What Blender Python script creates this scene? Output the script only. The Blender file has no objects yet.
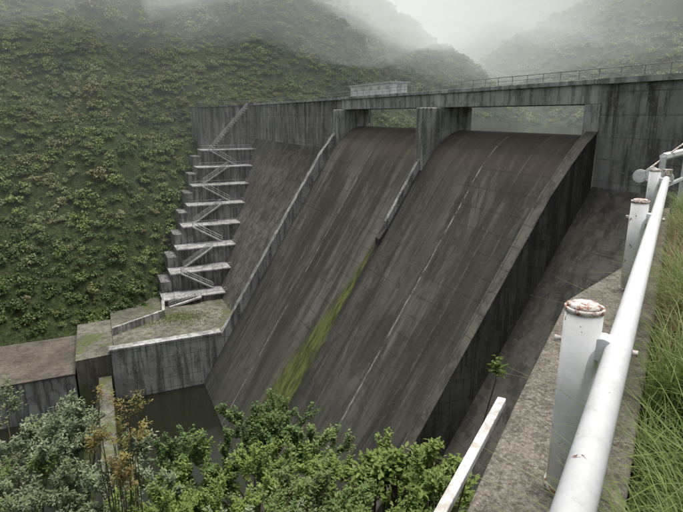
import bpy, math, random
import numpy as np
from mathutils import Vector, noise, Matrix
random.seed(7); np.random.seed(7)
sc=bpy.context.scene
A=math.radians(24.4)
def L(r,f,z): # local (right, forward) of the view axis -> world
    return Vector((r*math.sin(A)-f*math.cos(A), r*math.cos(A)+f*math.sin(A), z))
# ------------------------------------------------------------ node helpers
class M:
    def __init__(s,name,rough=.85):
        s.m=bpy.data.materials.new(name); s.m.use_nodes=True
        s.t=s.m.node_tree; s.b=s.t.nodes['Principled BSDF']; s.b.inputs['Roughness'].default_value=rough
        s.b.inputs['Specular IOR Level'].default_value=.3
        s.geo=s.t.nodes.new('ShaderNodeNewGeometry'); s.P=s.geo.outputs['Position']
        x=s.t.nodes.new('ShaderNodeSeparateXYZ'); s.t.links.new(s.P,x.inputs[0]); s.X,s.Y,s.Z=x.outputs
    def lk(s,a,i):
        if isinstance(a,(int,float)): i.default_value=a
        elif isinstance(a,tuple): i.default_value=a if len(a)==4 or i.type=='VECTOR' else a+(1,)
        else: s.t.links.new(a,i)
    def ma(s,op,a,b=0.,c=0.,clamp=False):
        n=s.t.nodes.new('ShaderNodeMath'); n.operation=op; n.use_clamp=clamp
        s.lk(a,n.inputs[0]); s.lk(b,n.inputs[1]); s.lk(c,n.inputs[2]); return n.outputs[0]
    def ns(s,scale=1.,st=(1,1,1),det=4,rough=.6,dist=0.):
        mp=s.t.nodes.new('ShaderNodeMapping'); s.t.links.new(s.P,mp.inputs[0]); mp.inputs['Scale'].default_value=st
        n=s.t.nodes.new('ShaderNodeTexNoise'); s.t.links.new(mp.outputs[0],n.inputs['Vector'])
        n.inputs['Scale'].default_value=scale; n.inputs['Detail'].default_value=min(det,4)
        n.inputs['Roughness'].default_value=rough; n.inputs['Distortion'].default_value=dist
        return n.outputs['Fac']
    def ramp(s,v,a,b,lo=0.,hi=1.):
        n=s.t.nodes.new('ShaderNodeMapRange'); s.lk(v,n.inputs[0])
        n.inputs[1].default_value=a; n.inputs[2].default_value=b; n.inputs[3].default_value=lo; n.inputs[4].default_value=hi
        n.interpolation_type='SMOOTHSTEP'; return n.outputs[0]
    def mix(s,f,a,b,mode='MIX'):
        n=s.t.nodes.new('ShaderNodeMix'); n.data_type='RGBA'; n.blend_type=mode; n.clamp_factor=True
        s.lk(f,n.inputs[0]); s.lk(a,n.inputs[6]); s.lk(b,n.inputs[7]); return n.outputs[2]
    def line(s,v,x0,w): # 1 near x0
        d=s.ma('ABSOLUTE',s.ma('SUBTRACT',v,x0)); return s.ramp(d,w*.4,w,1,0)
    def grid(s,v,per,w,off=0.):
        f=s.ma('PINGPONG',s.ma('ADD',v,off),per/2); return s.ramp(f,w*.3,w,1,0)
    def out(s,c,bump=None,strength=.4,dist=.05):
        s.lk(c,s.b.inputs['Base Color'])
        if bump is not None:
            n=s.t.nodes.new('ShaderNodeBump'); n.inputs['Strength'].default_value=strength; n.inputs['Distance'].default_value=dist
            s.t.links.new(bump,n.inputs['Height']); s.t.links.new(n.outputs[0],s.b.inputs['Normal'])
        return s.m
def spill_mat():
    m=M('spillway_concrete',.8)
    big=m.ns(.07,(1,1,1),5,.65); streak=m.ns(1.,(.9,.07,.07),5,.7,.3); fine=m.ns(3.,(1,1,1),5,.75)
    blot=m.ns(.16,(1.5,.5,.5),5,.75,.8); st2=m.ns(1.7,(1.,.035,.035),4,.75,.1); wide=m.ns(.22,(1.,.10,.10),5,.7,.3)
    c=m.mix(m.ramp(big,.35,.68),(.090,.086,.073),(.160,.151,.128))
    c=m.mix(m.ma('MULTIPLY',m.ramp(streak,.44,.64),.7),c,(.040,.038,.033))
    c=m.mix(m.ramp(wide,.46,.59,0,.7),c,(.036,.034,.029))
    c=m.mix(m.ma('MULTIPLY',m.ramp(st2,.54,.68),.42),c,(.23,.225,.20))
    c=m.mix(m.ma('MULTIPLY',m.ramp(blot,.50,.58),.6),c,(.040,.037,.031))
    c=m.mix(m.ma('MULTIPLY',m.ramp(fine,.54,.74),.35),c,(.23,.225,.20))
    c=m.mix(m.ramp(m.Z,-9.,-3.,0,.5),c,(.165,.138,.10))
    c=m.mix(m.ramp(m.Z,-22.,-46.,0,.4),c,(.065,.072,.052))
    lift=m.ma('MULTIPLY',m.grid(m.Z,1.9,.10),m.ramp(big,.44,.58,.1,.9))
    c=m.mix(m.ma('MULTIPLY',lift,.38),c,(.025,.024,.022))
    wob=m.ma('ADD',m.X,m.ma('MULTIPLY',m.ns(.8,(1,1,1),2),.35)); brk=m.ramp(m.ns(1.1,(1,.5,.5),4,.8),.42,.62,.0,1.)
    for x,s_ in ((-48.,1.),(-74.3,.85),(-84.5,.25),(-66.5,.3),(-54.,.2),(-42.,.25)):
        l=m.ma('MULTIPLY',m.line(wob,x+.17,.15),brk)
        c=m.mix(m.ma('MULTIPLY',l,.75*s_),c,(.42,.42,.39))
    w=m.ramp(m.Z,-13.,-42.,.9,7.6)
    nn=m.ns(1.2,(1,.4,.4),5,.7)
    n=m.ma('MULTIPLY',m.ma('SUBTRACT',nn,.5),2.2)
    d=m.ma('SUBTRACT',-59.5,m.ma('ADD',m.X,n))
    mk=m.ma('MULTIPLY',m.ramp(d,-.15,.2),m.ma('MULTIPLY',m.ramp(m.ma('SUBTRACT',w,d),-.3,1.6),m.ramp(m.Z,-15.5,-17.5)))
    mc=m.mix(m.ramp(m.ns(1.5,(1,.25,.25),5,.7),.38,.62),(.055,.068,.018),(.165,.195,.05))
    mk=m.ma('MULTIPLY',mk,m.ramp(m.ns(.9,(1,.3,.3),5,.75),.3,.52,.3,.92))
    c=m.mix(mk,c,mc)
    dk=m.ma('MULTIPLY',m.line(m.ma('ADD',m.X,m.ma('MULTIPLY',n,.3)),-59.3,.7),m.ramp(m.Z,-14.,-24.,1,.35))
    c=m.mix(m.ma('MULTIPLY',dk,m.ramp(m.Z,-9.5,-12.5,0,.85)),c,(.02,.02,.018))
    return m.out(c,fine,.5,.06)
def conc_mat(name,lo,hi,stain=.7,per=1.9,topz=None,scale=1.,vj=0,moss=0):
    m=M(name,.85)
    big=m.ns(.15*scale,(1,1,1),5,.7); st=m.ns(1.*scale,(1.1,1.1,.10),5,.75,.2); fine=m.ns(4.*scale,(1,1,1),5,.75)
    blot=m.ns(.5*scale,(1,1,1),5,.75,.5)
    c=m.mix(m.ramp(big,.35,.65),lo,hi)
    c=m.mix(m.ramp(blot,.5,.66,0,.5),c,tuple(h*.35 for h in lo))
    s_=m.ramp(st,.44,.60,0,stain)
    if topz is not None: s_=m.ma('MULTIPLY',s_,m.ramp(m.Z,topz-11,topz,.6,1.))
    c=m.mix(s_,c,(.035,.034,.031))
    c=m.mix(m.ma('MULTIPLY',m.ramp(fine,.5,.72),.35),c,tuple(min(1,h*1.5) for h in hi))
    if per:
        c=m.mix(m.ma('MULTIPLY',m.ma('MULTIPLY',m.grid(m.Z,per,.09),.5),m.ramp(big,.38,.6)),c,(.05,.05,.046))
    if vj:
        c=m.mix(m.ma('MULTIPLY',m.grid(m.X,vj,.09),.6),c,(.04,.04,.037))
    if moss:
        c=m.mix(m.ramp(m.ns(.22,(1,1,1),5,.7,.4),.50,.62,0,moss),c,(.09,.115,.03))
    return m.out(c,fine,.4,.04)
def leaf_mat(name,cols,ws=.05,transl=.25,spec=.3):
    m=M(name,.6)
    oi=m.t.nodes.new('ShaderNodeObjectInfo').outputs['Random']; ri=m.geo.outputs['Random Per Island']
    a=m.mix(m.ramp(m.ma('ADD',m.ma('MULTIPLY',oi,.5),m.ma('MULTIPLY',m.ns(ws,(1,1,1),2,.7),1.)),.45,1.0),cols[0],cols[1])
    a=m.mix(m.ramp(ri,.55,1.,0,.8),a,cols[2])
    a=m.mix(m.ramp(m.ma('FRACT',m.ma('MULTIPLY',oi,7.13)),.84,.95,0,.6),a,cols[3])
    a=m.mix(m.ramp(m.ma('FRACT',m.ma('MULTIPLY',ri,5.7)),.8,1.,0,.6),a,cols[0])
    m.out(a); m.b.inputs['Specular IOR Level'].default_value=spec
    if transl:
        tr=m.t.nodes.new('ShaderNodeBsdfTranslucent'); m.t.links.new(a,tr.inputs[0])
        mx=m.t.nodes.new('ShaderNodeMixShader'); mx.inputs[0].default_value=transl
        m.t.links.new(m.b.outputs[0],mx.inputs[1]); m.t.links.new(tr.outputs[0],mx.inputs[2])
        m.t.links.new(mx.outputs[0],m.t.nodes['Material Output'].inputs[0])
    return m.m
def plain(name,c1,c2,scale=5.,rough=.6,lo=.45,hi=.6,c3=None,metal=0):
    m=M(name,rough); n=m.ns(scale,(1,1,1),5,.75)
    c=m.mix(m.ramp(n,lo,hi),c1,c2)
    m.b.inputs['Metallic'].default_value=metal
    return m.out(c,n,.15,.01)

SPILL=spill_mat()
WALL=conc_mat('dam_wall_concrete',(.20,.197,.188),(.36,.35,.335),.85,1.9,3.,.8,12.5)
BRIDGE=conc_mat('bridge_concrete',(.38,.38,.365),(.55,.545,.525),.55,0,3.2,1.)
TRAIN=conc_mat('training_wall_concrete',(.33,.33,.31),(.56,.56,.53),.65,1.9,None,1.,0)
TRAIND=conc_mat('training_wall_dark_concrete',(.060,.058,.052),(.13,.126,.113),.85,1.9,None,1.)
FACE=conc_mat('abutment_face_concrete',(.10,.093,.079),(.18,.167,.142),.6,1.9,None,.7,9.)
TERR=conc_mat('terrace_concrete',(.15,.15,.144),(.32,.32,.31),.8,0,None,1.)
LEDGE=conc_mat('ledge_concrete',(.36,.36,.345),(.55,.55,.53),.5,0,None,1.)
HANDR=conc_mat('handrail_paint',(.45,.45,.44),(.6,.6,.59),.3,0,None,1.)
PLAT=conc_mat('apron_concrete',(.13,.122,.10),(.24,.225,.185),.55,0,None,1.,0,.75)
BROWN=conc_mat('revetment_top_concrete',(.105,.088,.072),(.17,.147,.124),.4,0,None,1.)
GREYW=conc_mat('basin_wall_concrete',(.28,.28,.27),(.45,.45,.43),.7,2.2,None,1.)
m=M('walkway_concrete',.9)
f1=m.ns(60,(1,1,1),5,.8); f2=m.ns(5,(1,1,1),5,.75); f3=m.ns(1.3,(1,1,1),5,.7)
c=m.mix(m.ramp(f2,.35,.65),(.135,.12,.10),(.235,.21,.178))
c=m.mix(m.ramp(f1,.5,.66,0,.75),c,(.40,.37,.33)); c=m.mix(m.ramp(f1,.48,.36,0,.75),c,(.045,.041,.036))
c=m.mix(m.ramp(f3,.5,.66,0,.6),c,(.085,.085,.055))
c=m.mix(m.ramp(m.ns(11,(1,1,1),5,.8),.56,.64,0,.55),c,(.055,.05,.04))
WALK=m.out(c,f1,.8,.012)
m=M('white_paint_rusty',.35)
r1=m.ns(9,(1,1,1),5,.8); r2=m.ns(22,(1,1,.35),5,.75); sc2=m.ns(90,(1,1,1),4,.7)
c=m.mix(m.ramp(r1,.3,.7),(.75,.76,.77),(.85,.86,.87))
c=m.mix(m.ramp(r2,.54,.70,0,.35),c,(.50,.47,.43))
c=m.mix(m.ramp(m.ns(14,(1,1,.6),5,.8,.5),.655,.69,0,.9),c,(.20,.085,.04))
c=m.mix(m.ma('MULTIPLY',m.ramp(m.Z,-1.12,-1.37,0,.6),m.ramp(m.ns(18,(1,1,.25),4,.7),.42,.62)),c,(.30,.24,.17))
PAINT=m.out(c,sc2,.12,.004)
m=M('rusty_cap',.7)
r1=m.ns(35,(1,1,1),5,.8)
RUST=m.out(m.mix(m.ramp(r1,.45,.60),(.68,.65,.62),(.26,.11,.06)),r1,.4,.005)
BOLT=plain('bolt_steel',(.60,.59,.58),(.22,.12,.08),40,.6,.5,.66)
GALV=plain('weathered_railing_steel',(.30,.29,.28),(.18,.16,.15),3,.6)
WHITEB=plain('white_wall_paint',(.76,.77,.78),(.66,.67,.66),.6,.7)
ROOF=plain('roof_sheet',(.50,.52,.54),(.4,.42,.44),.5,.6)
m=M('water_still',.08); n=m.ns(1.5,(1,1,1),4)
WATER=m.out(m.mix(n,(.012,.014,.009),(.02,.022,.014)),n,.15,.03)
m=M('soil_and_undergrowth',.95)
n=m.ns(.3,(1,1,1),5,.8); n2=m.ns(1.6,(1,1,1),5,.8)
SOIL=m.out(m.mix(m.ramp(n2,.4,.65),m.mix(m.ramp(n,.35,.65),(.05,.075,.025),(.11,.14,.05)),(.025,.038,.013)),n2,.9,1.)
BARK=plain('bark',(.14,.11,.08),(.07,.055,.04),30,.9)
# ------------------------------------------------------------ mesh helpers
import bmesh
class B:
    def __init__(s): s.v=[]; s.f=[]; s.mi=[]
    def add(s,vs,fs,mi=0):
        o=len(s.v); s.v+= [tuple(v) for v in vs]; s.f+=[tuple(i+o for i in f) for f in fs]; s.mi+=[mi]*len(fs)
    def box(s,x0,x1,y0,y1,z0,z1,mi=0):
        s.add([(x0,y0,z0),(x1,y0,z0),(x1,y1,z0),(x0,y1,z0),(x0,y0,z1),(x1,y0,z1),(x1,y1,z1),(x0,y1,z1)],
          [(3,2,1,0),(4,5,6,7),(0,1,5,4),(1,2,6,5),(2,3,7,6),(3,0,4,7)],mi)
    def prism(s,poly,x0,x1,mi=0): # poly in (y,z)
        n=len(poly)
        s.add([(x0,y,z) for y,z in poly]+[(x1,y,z) for y,z in poly],
          [tuple(range(n)),tuple(range(2*n-1,n-1,-1))]+[(i,i+n,(i+1)%n+n,(i+1)%n) for i in range(n)],mi)
    def slab(s,poly,z0,z1,mi=0): # poly in (x,y)
        n=len(poly)
        s.add([(p[0],p[1],z0) for p in poly]+[(p[0],p[1],z1) for p in poly],
          [tuple(range(n-1,-1,-1)),tuple(range(n,2*n))]+[(i,(i+1)%n,(i+1)%n+n,i+n) for i in range(n)],mi)
    def tube(s,p0,p1,r,seg=8,mi=0,r1=None,cap=True):
        p0=Vector(p0);p1=Vector(p1);d=(p1-p0).normalized()
        u=d.orthogonal().normalized(); w=d.cross(u); r1=r if r1 is None else r1
        vs=[];
        for p,rr in((p0,r),(p1,r1)):
            for i in range(seg):
                a=2*math.pi*i/seg; vs.append(p+u*math.cos(a)*rr+w*math.sin(a)*rr)
        fs=[(i,(i+1)%seg,(i+1)%seg+seg,i+seg) for i in range(seg)]
        if cap: fs+=[tuple(range(seg-1,-1,-1)),tuple(range(seg,2*seg))]
        s.add(vs,fs,mi)
    def obj(s,name,mats,parent=None,bevel=0,smooth=False):
        me=bpy.data.meshes.new(name); me.from_pydata(s.v,[],s.f)
        for mm in (mats if isinstance(mats,(list,tuple)) else [mats]): me.materials.append(mm)
        me.polygons.foreach_set('material_index',s.mi); me.update()
        bm=bmesh.new(); bm.from_mesh(me); bmesh.ops.recalc_face_normals(bm,faces=bm.faces); bm.to_mesh(me); bm.free()
        o=bpy.data.objects.new(name,me); sc.collection.objects.link(o)
        if parent: o.parent=parent
        if bevel:
            b=o.modifiers.new('bevel','BEVEL'); b.width=bevel; b.segments=2; b.limit_method='ANGLE'; b.angle_limit=math.radians(40)
        if smooth:
            me.polygons.foreach_set('use_smooth',[len(p.vertices)==4 for p in me.polygons])
        return o
def empty(name,parent=None):
    o=bpy.data.objects.new(name,None); sc.collection.objects.link(o); o.parent=parent; return o

# ------------------------------------------------------------ DAM
XR,XL,XC=-36.2,-88.8,-59.6
Y0=40.9; YU=46.5; ZT=3.05
SL=1.6
def spz(y):
    if y>=44: return -1.9-.05*(y-44)**2
    if y>=38: return -1.9-.1333*(44-y)**2
    return -6.7-SL*(38-y)
dam=empty('concrete_gravity_dam')
prof=[(YU,-60),(YU,spz(YU))]+[(y,spz(y)) for y in np.arange(46,37.9,-.25)]+[(13.4,spz(13.4)),(13.4,-60)]
b=B(); b.prism(prof,XL,XR); o=b.obj('overflow_spillway',SPILL,dam)
def nonover(x0,x1,nm,bot=-58):
    b=B()
    b.prism([(YU+.2,bot),(YU+.2,ZT-.45),(Y0,ZT-.45),(Y0,-6.3),(Y0,bot)],x0,x1,0)
    b.prism([(Y0-.003,-6.3),(Y0-.003,bot),(Y0+(bot+6.3)/SL,bot)],x0,x1,1)
    b.box(x0,x1,Y0-.35,YU+.4,ZT-.45,ZT,2)
    b.obj(nm,[WALL,FACE,BRIDGE],dam)
nonover(XR+1.2,6,'right_nonoverflow_section')
nonover(-147,XL-1.2,'left_nonoverflow_section')
off=2.9
def twall(x0,x1,nm,mat):
    ye=38-(37.3+off-6.7)/SL
    tops=[(40.9,-1.5),(39.6,-2.6),(38.2,-4.2),(36,-9.9+off),(ye,-37.3),(-1,-37.3),(-1,-60),(46,-60),(46,-1.5)]
    b=B(); b.prism(tops,x0,x1); b.obj(nm,mat,dam,bevel=.05)
    return ye
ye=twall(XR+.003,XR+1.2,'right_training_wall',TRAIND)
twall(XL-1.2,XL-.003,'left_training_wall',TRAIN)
b=B(); T=[(40.85,-1.5),(39.6,-2.6),(38.2,-4.2),(36,-9.9+off),(ye,-37.3)]
b.prism([(y,z+.16) for y,z in T]+[(y,z-.002) for y,z in T][::-1],XR-.05,XR+1.24); b.obj('training_wall_coping',FACE,dam)
def pier(x0,x1,nm,yf,rd,mat=BRIDGE):
    p=[(yf,-14),(yf,.92),(YU-1.2,.92),(YU-1.2,-14)]
    b=B(); b.prism(p,x0,x1); b.obj(nm,mat,dam,bevel=rd)
PIERM=conc_mat('pier_concrete',(.33,.33,.315),(.52,.515,.49),.65,0,1.5,1.1)
pier(XC-.9,XC+.9,'centre_pier',37.9,.12,PIERM)
pier(XR-.5,XR+1.22,'right_pier',40.75,.05,PIERM)
pier(XL-1.22,XL+.7,'left_pier',39.2,.08,PIERM)
b=B(); b.prism([(37.95,-5.4),(33.2,-13.2),(33.2,-17),(37.95,-10)],XC-.3,XC+.3); b.obj('divider_wall',TRAIN,dam,bevel=.04)
b=B(); b.prism([(33.15,-14.0),(32.1,-15.4),(32.1,-18),(33.15,-17)],XC-.5,XC+.6); b.obj('divider_toe_block',TRAIND,dam)
b=B()
for x0,x1 in((XL-1.2,XC-.02),(XC+.02,XR+1.2)):
    b.box(x0,x1,Y0,Y0+.7,.95,2.62); b.box(x0,x1,Y0+2.2,Y0+2.8,1.1,2.6); b.box(x0,x1,YU-1.2,YU-.5,.95,2.62)
b.box(XL-1.2,XR+1.2,Y0-.3,YU-.2,2.623,3.06)
b.obj('crest_bridge',BRIDGE,dam,bevel=.04)
def railing(pts,name,h=1.05,sp=2.,parent=None,r=.045,mat=GALV,mid=2):
    b=B()
    for p,q in zip(pts[:-1],pts[1:]):
        p=Vector(p);q=Vector(q);n=max(1,round((q-p).length/sp))
        for i in range(n+1):
            c=p.lerp(q,i/n); b.tube(c,c+Vector((0,0,h)),r,6)
        for k in range(mid+1):
            z=Vector((0,0,h*(1-k/(mid+1)))); b.tube(p+z,q+z,r*(1.3 if k==0 else .8),6)
    return b.obj(name,mat,parent)
railing([(-147,Y0-.1,ZT),(6,Y0-.1,ZT)],'downstream_railing',.85,2.2,dam,.03,GALV,1)
hs=empty('control_house')
b=B(); b.box(-90,-75,42.6,45.2,3.06,4.75); b.obj('walls',WHITEB,hs,bevel=.03)
b=B(); b.box(-90.3,-74.7,42.3,45.5,4.753,4.95); b.obj('roof',ROOF,hs,bevel=.03)
b=B()
for i in range(5): b.box(-88.3+i*2.8,-87.3+i*2.8,42.55,42.597,3.9,4.4)
b.obj('windows',ROOF,hs)
b=B(); b.box(-74.997,-74.95,43.4,44.2,3.1,4.6); b.obj('door',ROOF,hs)
b=B(); b.tube((-89.4,42,ZT),(-89.4,42,6.3),.06); b.box(-89.6,-89.2,41.8,42.2,6.3,6.5); b.obj('lamp_post',GALV)

# ------------------------------------------------------------ TERRACES (left abutment)
ter=empty('abutment_terraces')
NT=8; DZ=3.94; DX=4.8; levels=[-40.2+i*DZ for i in range(NT)]
b=B(); bl=B(); st=B()
yend=[9.5+15.5*(i/(NT-1))**.95 for i in range(NT)]
for i in range(NT):
    xf=-108.5-DX*i; z0=levels[i]; z1=z0+DZ
    b.box(xf-DX-1.1,xf,yend[i],41,z0-6,z1-.28)
    for k in range(4):
        yy=yend[i]+1.5+k*4.2
        b.box(xf,xf+.35,yy,yy+.5,z0,z1-.28)
    b.box(xf-DX-1.1,xf+.25,yend[i]-2.2,yend[i]-.002,z0-6,z1-1.6)
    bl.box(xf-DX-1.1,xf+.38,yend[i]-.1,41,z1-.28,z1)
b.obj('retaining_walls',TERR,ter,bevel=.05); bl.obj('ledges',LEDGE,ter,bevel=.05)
b=B(); b.prism([(41.2,-16),(41.2,2.6),(26,1.9),(26,-16)],-149,-147); b.prism([(41.4,2.6),(41.4,3.0),(25.7,2.3),(25.7,1.9)],-149.3,-146.7)
b.prism([(26,-12),(26,1.9),(25.9,1.9),(25.9,-12)],-160,-147.1)
b.obj('wing_wall',WALL,ter)
railing([(-147.2,41,3.),(-147.2,25.9,2.3)],'wing_railing',.85,2,ter,.03,GALV,1)
for i in range(NT+1):
    xf=-108.5-DX*i if i<NT else -147; z0=-40.2+i*DZ; 
    if i==0: z0=-37.6
    z1=-40.2+(i+1)*DZ if i<NT else 1.8
    ye_=yend[min(i,NT-1)]+(1.5 if i==NT else 0)
    ya,yb=(ye_+1.,ye_+7.5) if i%2==0 else (ye_+8.5,ye_+2.)
    if i==NT: ya,yb=ye_+2,ye_+12
    n=20
    for k in range(n):
        t=k/n; y=ya+(yb-ya)*t; z=z0+(z1-z0)*(k+1)/n; dy=(yb-ya)/n
        st.box(xf+.4,xf+1.3,min(y,y+dy),max(y,y+dy),z-.3,z)
    for xx in(xf+.4,xf+1.3):
        for k in range(6):
            t=k/5; st.tube((xx,ya+(yb-ya)*t,z0+(z1-z0)*t),(xx,ya+(yb-ya)*t,z0+(z1-z0)*t+1.2),.04,5)
        for h in(.65,1.2): st.tube((xx,ya,z0+h),(xx,yb,z1+h),.05,5)
    if i==NT: break
    for h in(.6,1.1): st.tube((xf+.3,yend[i],z1+h),(xf+.3,yend[i]+13,z1+h),.035,5)
    for k in range(7): st.tube((xf+.3,yend[i]+k*2.16,z1),(xf+.3,yend[i]+k*2.16,z1+1.1),.035,5)
st.obj('stair_flights_and_handrails',HANDR,ter)

# ------------------------------------------------------------ APRON / BASIN
ap=empty('stilling_basin')
b=B(); b.box(-116,XL-1.2,-.5,26,-50,-37.6); b.obj('side_platform',PLAT,ap)
b=B(); b.box(XL-1.6,XL+.15,-1.2,17.0,-37.297,-36.95); b.obj('basin_wall_coping',LEDGE,ap)
b=B(); b.prism([(-.55,-52),(-.55,-37.9),(-6.3,-38.1),(-6.3,-52)],-106,XL-.4,0); b.prism([(-1.3,-52),(-1.3,-41.5),(-3.2,-41.5),(-5.5,-52)],XL-.01,XR,0)
b.obj('end_sill',[PLAT,GREYW],ap)
b=B(); b.box(-106,XL-.2,-60,-6.6,-52,-40.4,0); b.box(-106,XL-.1,-60.1,-6.5,-40.397,-40.1,1); b.obj('river_revetment',[GREYW,BROWN],ap)
b=B(); b.slab([(-108.6,9.2),(-102.5,8.6),(-97,-.4),(-96.4,-.4),(-102.2,9.1),(-108.6,9.8)][::-1],-37.7,-36.2); b.obj('low_parapet',TRAIN,ap)
b=B(); b.box(XL,XR,-1.3,13.5,-50,-46.2); b.obj('basin_water',WATER,ap)
b=B(); b.box(XL,-30,-300,-6,-50,-47.2); b.obj('river_water',WATER,ap)
b=B(); b.add([(-500,47,-5),(40,47,-5),(40,700,-5),(-500,700,-5)],[(0,1,2,3)]); b.obj('reservoir_water',WATER)

# ------------------------------------------------------------ TERRAIN
def sm(a,b,x):
    t=min(1,max(0,(x-a)/(b-a))); return t*t*(3-2*t)
def smin(a,b,k):
    h=max(k-abs(a-b),0)/k; return min(a,b)-h*h*k*.25
def smax(a,b,k): return -smin(-a,-b,k)
def terr(x,y):
    xf=-106-(.60*max(0,y-70)) - 10.*sm(2,14,y)*(1-sm(60,90,y))
    if y<-10: xf+= .12*(-10-y)
    n=noise.fractal(Vector((x*.012,y*.012,0)),1.,2.,4)
    n2=noise.fractal(Vector((x*.05,y*.05,3.)),1.,2.,3)
    n3=noise.fractal(Vector((x*.004,y*.004,9.)),1.,2.,4)
    amp=sm(5,40,xf-x)
    left=-41+.82*(xf-x)+amp*(n*15+n2*3.5)
    cap=62-.80*(y-164)+n*10
    cap=min(cap,260)
    left=smin(left,cap,25)
    far=-8+.75*(y-235)+n*25
    far=smin(far,36+.40*(x+430)+n*16+n3*14,40)
    far=min(far,190)
    u=-.786*x+.618*y
    far2=smin(.60*(u-500)+n*20-60,215+n3*70+n*12,60) if y>120 else -60
    z=smax(left,-48,3); z=smax(z,far,12); z=max(z,far2)
    ax=-x
    if ax>14: r=-15.1-1.5*(ax-14)
    elif ax>0: r=-2.5-.9*ax
    else: r=-2.5
    if x>-3: r=-2.5-.9*3+sm(-3,1.6,x)*3.6 + max(0,x-3)*.45
    r=min(r,60)
    if y>150: r-= (y-150)*.5
    return smax(z,r,1.)
xs=np.concatenate([np.arange(-2600,-1200,60),np.arange(-1200,-620,14),np.arange(-620,-170,7),np.arange(-170,-90,2.5),np.arange(-90,-20,5),np.arange(-20,12,.8),np.arange(12,100,8),np.arange(100,1200,80)])
ys=np.concatenate([np.arange(-1500,-150,60),np.arange(-150,-30,5),np.arange(-30,-12,2.5),np.arange(-12,12,.8),np.arange(12,100,2.5),np.arange(100,500,7),np.arange(500,1000,14),np.arange(1000,3000,80)])
V=[(x,y,terr(x,y)) for y in ys for x in xs]; nx=len(xs)
F=[(j*nx+i,j*nx+i+1,(j+1)*nx+i+1,(j+1)*nx+i) for j in range(len(ys)-1) for i in range(nx-1)]
me=bpy.data.meshes.new('terrain'); me.from_pydata(V,[],F); me.materials.append(SOIL)
me.polygons.foreach_set('use_smooth',[True]*len(F))
sc.collection.objects.link(bpy.data.objects.new('terrain',me))

# ------------------------------------------------------------ FOREST
def leafmesh(name,C,N,U,size,mat,asp=.6,fold=.0):
    n=len(C); W=np.cross(N,U); W/=np.linalg.norm(W,axis=1)[:,None]+1e-9
    U=np.cross(W,N); U/=np.linalg.norm(U,axis=1)[:,None]+1e-9
    s=size[:,None]
    pts=[(-.5,0),(-.2,.5*asp),(.2,.42*asp),(.5,0),(.2,-.42*asp),(-.2,-.5*asp)]
    out=np.zeros((n,6,3))
    for k,(a,c) in enumerate(pts):
        out[:,k]=C+U*s*a+W*s*c - N*s*(abs(c)*-fold + abs(a)*fold*.6)
    me=bpy.data.meshes.new(name)
    me.vertices.add(n*6); me.vertices.foreach_set('co',out.reshape(-1))
    idx=np.arange(n*6,dtype=np.int32)
    q=np.stack([idx.reshape(n,6)[:,[0,1,2,3]],idx.reshape(n,6)[:,[0,3,4,5]]],1).reshape(-1)
    me.loops.add(len(q)); me.loops.foreach_set('vertex_index',q)
    me.polygons.add(2*n); me.polygons.foreach_set('loop_start',np.arange(0,8*n,4,dtype=np.int32))
    me.update(calc_edges=True); me.validate(); me.materials.append(mat)
    return me
def rnd(n): 
    v=np.random.normal(size=(n,3)); return v/np.linalg.norm(v,axis=1)[:,None]
def crown(name,mat,n=380,lobes=9,ls=(.10,.22),flat=.75):
    lc=rnd(lobes); lc[:,2]=np.abs(lc[:,2])*flat; lc*= np.random.uniform(.3,.75,(lobes,1)); lr=np.random.uniform(.25,.48,lobes)
    k=np.random.randint(0,lobes,n); d=rnd(n); d[:,2]=np.abs(d[:,2]+.25)*1.0
    d/=np.linalg.norm(d,axis=1)[:,None]
    r=lr[k]*np.random.uniform(.6,1.15,n)
    C=lc[k]+d*r[:,None]; C[:,2]*=.95
    N=d+rnd(n)*.55; N/=np.linalg.norm(N,axis=1)[:,None]
    return leafmesh(name,C,N,rnd(n),np.random.uniform(ls[0],ls[1],n),mat,.75,.15)
FM=[leaf_mat('forest_foliage_dark',((.055,.095,.028),(.115,.17,.052),(.17,.225,.08),(.23,.235,.095)),.035,0),
    leaf_mat('forest_foliage_light',((.11,.16,.042),(.22,.275,.085),(.30,.35,.13),(.27,.20,.12)),.035,0),
    leaf_mat('forest_pale_grass',((.20,.24,.10),(.31,.345,.155),(.40,.43,.23),(.33,.28,.17)),.035,0)]
crowns=[crown('crown_mesh_%d'%i,FM[0 if i<4 else 1 if i<6 else 2]) for i in range(7)]
pts=[[] for _ in crowns]
def scatter(x0,x1,y0,y1,sp,s0,s1,cond):
    x=x0
    while x<x1:
        y=y0
        while y<y1:
            px=x+random.uniform(-.6,.6)*sp; py=y+random.uniform(-.6,.6)*sp
            if cond(px,py):
                z=terr(px,py)
                if not(py>44 and z<-4.5) and z>-45:
                    s=random.uniform(s0,s1)*random.uniform(.7,1.1)
                    if random.random()<.10: s*=1.45
                    n=noise.noise(Vector((px*.03,py*.03,5)))+.6*noise.noise(Vector((px*.09,py*.09,2)))
                    g=noise.noise(Vector((px*.045+7,py*.045,8)))
                    k=random.randrange(4) if random.random()<.40-n*1.3 else random.choice((4,5))
                    if g>.18 and random.random()<.75 or random.random()<.05: k=6; s*=.75
                    pts[k].append((px,py,z-.2*s,s))
            y+=sp
        x+=sp
def c1(x,y):
    if x>-104: return False
    if 2<y<44:
        i=(-108.5-x)/6.4
        lim=8.8+max(0,i)*2.75
        if y>lim and x>-149.5: return False
        if y>24.5 and x>-153: return False
    if -62<y<=3 and x>-107.5: return False
    if y>=3 and y<=12 and x>-108.5: return False
    if y>44 and y<50 and x>-150: return False
    return True
scatter(-200,-103,-60,110,2.0,1.3,2.3,c1)
scatter(-400,-200,-110,320,4.4,2.7,4.3,lambda x,y:True)
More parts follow.
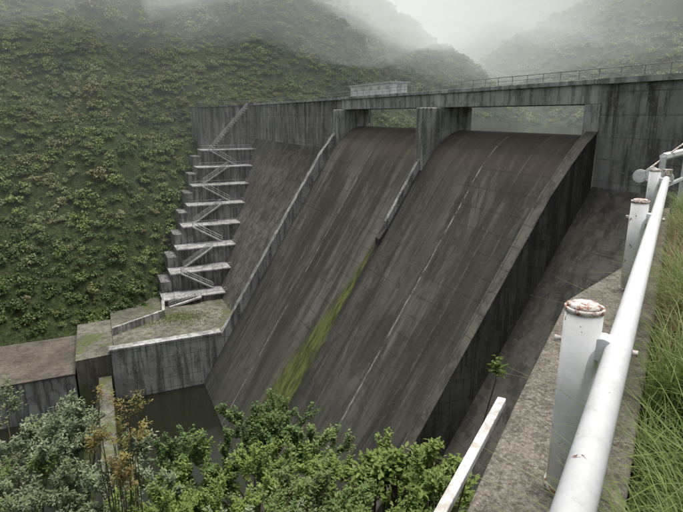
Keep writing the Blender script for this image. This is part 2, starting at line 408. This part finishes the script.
scatter(-200,-103,-100,-60,4.2,2.8,4.,lambda x,y:True)
scatter(-200,-103,110,260,4.2,2.8,4.,lambda x,y:True)
scatter(-640,-100,235,500,8,4.5,7,lambda x,y:terr(x,y)>-4 and not(x<-200 and y<320))
scatter(-1150,-400,140,900,17,9,13,lambda x,y:-.786*x+.618*y>500 and y<.95*-x and y>.3*-x and not(x>-640 and y>235 and y<500))
forest=empty('hillside_forest')
tot=0
for k,(me_,pl) in enumerate(zip(crowns,pts)):
    vs=[];fs=[]
    for (x,y,z,s) in pl:
        a=random.uniform(0,6.28); h=s*.5*math.sqrt(2)
        o=len(vs)
        tx,ty=random.uniform(-.05,.45),random.uniform(-.2,.2)
        for q in range(4):
            dx=h*math.cos(a+q*math.pi/2); dy=h*math.sin(a+q*math.pi/2); vs.append((x+dx,y+dy,z-dx*tx+dy*ty))
        fs.append((o,o+1,o+2,o+3))
    tot+=len(pl)
    me2=bpy.data.meshes.new('canopy_points'); me2.from_pydata(vs,[],fs)
    ob=bpy.data.objects.new('canopy_%d'%k,me2); sc.collection.objects.link(ob); ob.parent=forest
    ob.instance_type='FACES'; ob.use_instance_faces_scale=True; ob.show_instancer_for_render=False
    ch=bpy.data.objects.new('crown_%d'%k,me_); sc.collection.objects.link(ch); ch.parent=ob
print('INST',tot)

# ------------------------------------------------------------ FOREGROUND SHRUBS
def shrub(name,base,top,rad,mat,nleaf=3000,ls=.055,nbr=9,asp=.5,sr=1.,spread=.75):
    root=empty(name); b=B(); H=(top-base).length; tips=[]
    def branch(p,d,l,r,lv):
        n=3; q=p
        for i in range(n):
            d=(d+Vector(rnd(1)[0])*.16+Vector((0,0,.05))).normalized(); q2=q+d*l/n
            b.tube(q,q2,r*(1-i*.22),5,0,r*(1-(i+1)*.22),False); 
            if lv<=1: tips.append((q.copy(),q2.copy(),d.copy()))
            q=q2
        if lv>0:
            for k in range(random.randint(3,4)):
                nd=(d+Vector(rnd(1)[0])*.85+Vector((0,0,.15))).normalized()
                branch(q if k<2 else p.lerp(q,.6),nd,l*random.uniform(.55,.8),r*.5,lv-1)
    for k in range(nbr):
        tgt=top+Vector((random.uniform(-1,1)*rad*spread,random.uniform(-1,1)*rad*spread,-rad*random.uniform(.6,1.2)))
        v=tgt-base; mid=base+v*.55+Vector((random.uniform(-.1,.1),random.uniform(-.1,.1),0))
        b.tube(base,mid,.035*sr,6,0,.025*sr,False); b.tube(mid,tgt,.025*sr,6,0,.014*sr,False)
        branch(tgt,(v.normalized()+Vector(rnd(1)[0])*.6).normalized(),rad*.5,.012*sr,2)
    b.obj('stems',BARK,root)
    T=len(tips); k=np.random.randint(0,T,nleaf); t=np.random.uniform(0,1,nleaf)[:,None]
    P0=np.array([tuple(a[0]) for a in tips])[k]; P1=np.array([tuple(a[1]) for a in tips])[k]
    D=np.array([tuple(a[2]) for a in tips])[k]
    off=rnd(nleaf); C=P0*(1-t)+P1*t+off*ls*.8
    N=rnd(nleaf)*.6+np.array([0,0,1.]); N/=np.linalg.norm(N,axis=1)[:,None]
    U=off+D*.8; 
    me=leafmesh(name+'_leaves',C,N,U,np.random.uniform(.6,1.25,nleaf)*ls,mat,asp,.2)
    o=bpy.data.objects.new('leaves',me); sc.collection.objects.link(o); o.parent=root
    return root
G1=leaf_mat('shrub_leaf_green',((.085,.15,.038),(.165,.25,.065),(.25,.34,.11),(.21,.23,.095)),1.2,.3,.45)
G2=leaf_mat('shrub_leaf_silver',((.12,.17,.085),(.23,.28,.15),(.40,.44,.30),(.18,.21,.09)),1.2,.25,.5)
G3=leaf_mat('shrub_leaf_bright',((.13,.20,.04),(.22,.305,.07),(.33,.42,.13),(.24,.26,.10)),1.2,.35,.4)
G4=leaf_mat('dry_leaf_yellow',((.26,.22,.07),(.40,.35,.12),(.46,.42,.18),(.28,.20,.08)),1.2,.35,.3)
specs=[
 (-1.2,8,-5.1,1.2,G1,11000,.058,.55),(-.55,7.2,-5.1,1.0,G1,7000,.058,.55),(-1.7,7.0,-5.2,.9,G3,6000,.055,.5),
 (-4.75,7.5,-4.75,1.05,G2,7500,.07,.36),(-5.9,8,-5.1,1.1,G2,6500,.07,.36),(-3.75,6.6,-4.7,.85,G2,6000,.065,.38),
 (-2.9,7.,-5.3,.95,G1,7000,.055,.5),(-2.3,6.4,-5.1,.85,G3,6000,.052,.5),
 (.05,6.2,-4.7,.75,G3,5200,.06,.5),(.55,6,-4.25,.42,G3,900,.10,.45),(1.02,5.6,-4.15,.5,G3,1700,.085,.45),
 (-2.7,5.2,-4.3,.85,G2,6500,.05,.4),(-1.5,5.6,-4.6,.9,G3,7500,.05,.5),(-.6,5.4,-4.5,.8,G1,7000,.05,.5),
 (.15,5.1,-4.25,.75,G3,5500,.052,.5),(.85,4.7,-3.9,.6,G3,4000,.052,.45),(-3.9,5.4,-4.4,.85,G2,6500,.055,.4),(-4.3,6,-4.9,.8,G1,5000,.055,.4),
 (1.2,5.2,-4.25,.55,G1,3000,.05,.5),(-2.,4.8,-4.2,.7,G3,5000,.045,.5),(-.9,4.6,-4.0,.6,G2,4500,.045,.45),(-.1,4.4,-3.85,.55,G1,4000,.045,.5)]
for (r,f,z,rad,mt,n,ls,asp) in specs:
    top=L(r,f,z); bz=terr(top.x,top.y)
    shrub('shrub',Vector((top.x+random.uniform(-.2,.3),top.y+random.uniform(-.3,.3),bz-.1)),top,rad,mt,n,ls,10,asp)
for (r,f,z,n) in ((-2.38,5,-2.85,420),(-2.55,5.1,-3.2,600),(-2.45,4.9,-3.5,650),(-2.3,5.0,-3.25,450)):
    t=L(r,f,z); bz=L(r-.05,f+.2,0); shrub('dry_shrub',Vector((bz.x,bz.y,terr(t.x,t.y))),t,.36,G4,n,.036,4,.4,.3,.45)
t=L(1.22,4.05,-1.98); shrub('young_sapling',Vector((t.x-.3,t.y-.3,-5)),t,.17,G3,75,.055,1,.4,.35)

# ------------------------------------------------------------ WALKWAY + GUARDRAIL (foreground)
ZW=-1.39
P1=L(.857,1.78,ZW); P2=L(2.36,4.2,ZW); P3=L(3.87,6.66,ZW)
D=(P2-P1).normalized(); S=Vector((D.y,-D.x,0)) # to the right
wk=[L(*q,0) for q in [(.02,.75),(.48,1.70),(.866,2.40),(1.75,3.94),(2.78,5.01),(4.6,8.0)]]+[P3+D*2+S*.22,P1-D*1.2+S*.22]
b=B(); b.slab([(v.x,v.y) for v in wk][::-1],-9,ZW); b.obj('retaining_wall',WALK,None,bevel=.015)
p0=L(-.02,.9,ZW); p1=L(.84,2.42,ZW)
d=(p1-p0).normalized(); sd=Vector((-d.y,d.x,0)); 
b=B(); q=[p0+sd*.012,p1+sd*.012,p1+sd*.055,p0+sd*.055]
b.slab([(v.x,v.y) for v in q],ZW-.03,ZW+.012); b.obj('white_edging_board',PAINT,None,bevel=.006)
gr=empty('pipe_guardrail')
railA=P1+S*.125-D*1.4; railB=P3+S*.125+D*.35
b=B(); z=Vector((0,0,.60)); b.tube(railA+z,railB+z,.042,32); b.obj('top_rail',PAINT,gr,smooth=True)
bp=B(); bc=B(); bb=B()
for P in (P1,P2,P3):
    bp.tube(P+Vector((0,0,-.02)),P+Vector((0,0,.725)),.064,32)
    bc.tube(P+Vector((0,0,.722)),P+Vector((0,0,.738)),.067,32); bc.tube(P+Vector((0,0,.736)),P+Vector((0,0,.750)),.062,32,0,.046)
    bc.tube(P+Vector((0,0,-.005)),P+Vector((0,0,.022)),.071,32)
    c=P+Vector((0,0,.60)); bb.tube(c+S*.05,c+S*.105,.032,16)
    bp.tube(c+S*.072-D*.035,c+S*.072+D*.035,.042,16)
    bc.tube(c-S*.062,c-S*.088,.014,6); bc.tube(c+S*.165,c+S*.182,.013,6)
bp.obj('posts',PAINT,gr,smooth=True); bc.obj('caps_and_bolts',RUST,gr,smooth=True); bb.obj('brackets',BOLT,gr)
b=B(); e=railB+z
b.tube(e-D*.02,e+D*.05,.085,24); b.tube(e-S*.26,e+S*.02,.04,16)
for o_,zz in((-.30,.02),(-.17,.06)):
    c=e+S*o_+Vector((0,0,zz)); b.tube(c-D*.03,c+D*.01,.085,24); b.tube(c-D*.04,c-D*.028,.065,24)
b.obj('end_flanges',PAINT,gr,smooth=True)
b=B(); b.tube(e+Vector((0,0,.05)),e+Vector((0,0,.12)),.06,16); b.obj('end_cap',RUST,gr)
b=B(); b.tube(e-S*.25+Vector((0,0,.08)),e+L(1.2,1.2,.62),.012,8); b.obj('stay_cable',RUST,gr)
railing([tuple(P3+D*.7+S*.05),tuple(P3+D*4+S*.6)],'walkway_fence',.85,1.6,None,.04,PAINT,1)

# ------------------------------------------------------------ GRASS on the bank
GR=leaf_mat('grass_blade',((.11,.17,.042),(.21,.275,.08),(.32,.38,.15),(.38,.34,.19)),3.,.35,.3)
DRY=leaf_mat('dry_grass',((.28,.20,.13),(.40,.30,.21),(.50,.40,.30),(.36,.25,.15)),3.,.3,.3)
def grass(name,n,region,hl,mat,w=.006):
    vs=[];fs=[]
    for i in range(n):
        p=region(); a=random.uniform(0,6.28); h=random.uniform(*hl); lean=random.uniform(.2,.9)*h
        dx,dy=math.cos(a),math.sin(a); o=len(vs); sx,sy=-dy,dx; seg=5; ww=w*random.uniform(.6,1.3)
        for k in range(seg+1):
            t=k/seg; c=Vector((p.x+dx*lean*t*t,p.y+dy*lean*t*t,p.z+h*(t-.35*t*t*t)))
            q=ww*(1-t*.9); vs+= [(c.x+sx*q,c.y+sy*q,c.z),(c.x-sx*q,c.y-sy*q,c.z)]
        fs+=[(o+2*k,o+2*k+1,o+2*k+3,o+2*k+2) for k in range(seg)]
    me=bpy.data.meshes.new(name); me.from_pydata(vs,[],fs); me.materials.append(mat)
    o=bpy.data.objects.new(name,me); sc.collection.objects.link(o)
ZB=-1.45
def reg(off0,off1,a0,a1,zz=ZB):
    def f():
        t=random.uniform(a0,a1); w=off0+(off1-off0)*random.random()**1.4
        p=P1+D*t+S*w; p.z=zz+.08*w; return p
    return f
bm_=B(); q=[P1-D*2+S*.223,P1+D*9+S*.223,P1+D*9+S*4,P1-D*2+S*4]
bm_.slab([(v.x,v.y) for v in q],-3,ZB); bm_.obj('bank_soil',SOIL)
tc=[(random.uniform(.34,1.3),random.uniform(-.9,6.5)) for _ in range(80)]
def tuft():
    w,t=random.choice(tc); p=P1+D*(t+random.gauss(0,.05))+S*(w+random.gauss(0,.04)); p.z=ZB; return p
grass('bank_grass',13000,tuft,(.35,.86),GR,.0045)
grass('bank_grass',7000,reg(.23,1.2,-.9,6.5),(.08,.34),GR,.004)
grass('dry_grass',3200,reg(.26,1.3,1.3,5.5),(.3,.68),DRY,.003)
def pr():
    a=random.gauss(0,1); return Vector((-101+a*1.6+random.gauss(0,1),11+random.gauss(0,3.2)+a,-37.6))
grass('platform_weeds',1600,pr,(.1,.4),GR,.07)

# ------------------------------------------------------------ MIST (cloud volumes with rolling undersides; own emission stands in for scattered sky light)
def mist(name,x0,x1,y0,y1,z0,z1,den,Lr=(.68,.71,.72),amp=0,seed=0,tilt=0.):
    m=bpy.data.materials.new(name); m.use_nodes=True; t=m.node_tree; t.nodes.remove(t.nodes['Principled BSDF'])
    v=t.nodes.new('ShaderNodeVolumeAbsorption'); v.inputs['Density'].default_value=den; v.inputs['Color'].default_value=(0,0,0,1)
    e=t.nodes.new('ShaderNodeEmission'); e.inputs[0].default_value=Lr+(1,); e.inputs[1].default_value=den
    a=t.nodes.new('ShaderNodeAddShader'); t.links.new(v.outputs[0],a.inputs[0]); t.links.new(e.outputs[0],a.inputs[1])
    t.links.new(a.outputs[0],t.nodes['Material Output'].inputs['Volume'])
    b=B()
    if not amp: b.box(x0,x1,y0,y1,z0,z1)
    else:
        N=24; vs=[];fs=[]
        for j in range(N+1):
            for i in range(N+1):
                x=x0+(x1-x0)*i/N; y=y0+(y1-y0)*j/N
                vs.append((x,y,z0+tilt*(x1-x)+amp*noise.fractal(Vector((x*.01,y*.01,seed)),1.,2.,3)))
        for j in range(N+1):
            for i in range(N+1):
                x=x0+(x1-x0)*i/N; y=y0+(y1-y0)*j/N; vs.append((x,y,z1))
        K=(N+1)**2; g=lambda i,j:j*(N+1)+i
        for j in range(N):
            for i in range(N):
                fs.append((g(i,j),g(i,j+1),g(i+1,j+1),g(i+1,j))); fs.append((K+g(i,j),K+g(i+1,j),K+g(i+1,j+1),K+g(i,j+1)))
        for i in range(N):
            fs.append((g(i,0),g(i+1,0),K+g(i+1,0),K+g(i,0))); fs.append((g(i+1,N),g(i,N),K+g(i,N),K+g(i+1,N)))
            fs.append((g(0,i+1),g(0,i),K+g(0,i),K+g(0,i+1))); fs.append((g(N,i),g(N,i+1),K+g(N,i+1),K+g(N,i)))
        b.add(vs,fs)
    b.obj(name,m,mistroot)
mistroot=empty('mist')
mist('valley_haze',-2000,-112,-900,2500,-70,240,.00105,(.70,.74,.72))
mist('cloud_layer',-480,-155,-250,235,20,165,.0034,(.84,.86,.83),20,0.,-.02)
mist('cloud_core',-420,-185,20,215,36,160,.0070,(.95,.96,.92),24,21.)  # brighter emission puts the sun glow into this bank

# ------------------------------------------------------------ LIGHT
w=bpy.data.worlds.new('World'); sc.world=w; w.use_nodes=True; t=w.node_tree
sky=t.nodes.new('ShaderNodeTexSky'); sky.sky_type='NISHITA'; sky.sun_disc=False
sd_=Vector((-.05,.2,.95)).normalized()
sky.sun_elevation=math.asin(sd_.z); sky.sun_rotation=math.atan2(sd_.x,sd_.y); sky.dust_density=4.; sky.air_density=1.
hs_=t.nodes.new('ShaderNodeHueSaturation'); hs_.inputs['Saturation'].default_value=.3
t.links.new(sky.outputs[0],hs_.inputs['Color']); t.links.new(hs_.outputs[0],t.nodes['Background'].inputs[0])
t.nodes['Background'].inputs[1].default_value=.15
ld=bpy.data.lights.new('sun','SUN'); ld.energy=2.8; ld.angle=math.radians(22); ld.color=(1,.96,.88)
lo=bpy.data.objects.new('sun',ld); sc.collection.objects.link(lo); lo.rotation_euler=sd_.to_track_quat('Z','Y').to_euler()
sc.view_settings.view_transform='Standard'; sc.view_settings.look='None'; sc.view_settings.exposure=0
# ------------------------------------------------------------ CAMERA
cd=bpy.data.cameras.new('camera'); cam=bpy.data.objects.new('camera',cd); sc.collection.objects.link(cam); sc.camera=cam
cd.sensor_width=36; cd.lens=36*536/683; cd.clip_end=8000; cd.clip_start=.05
p=math.radians(14.74); fw=Vector((-math.cos(A)*math.cos(p),math.sin(A)*math.cos(p),-math.sin(p)))
cam.rotation_euler=fw.to_track_quat('-Z','Y').to_euler(); cam.location=(0,0,0)
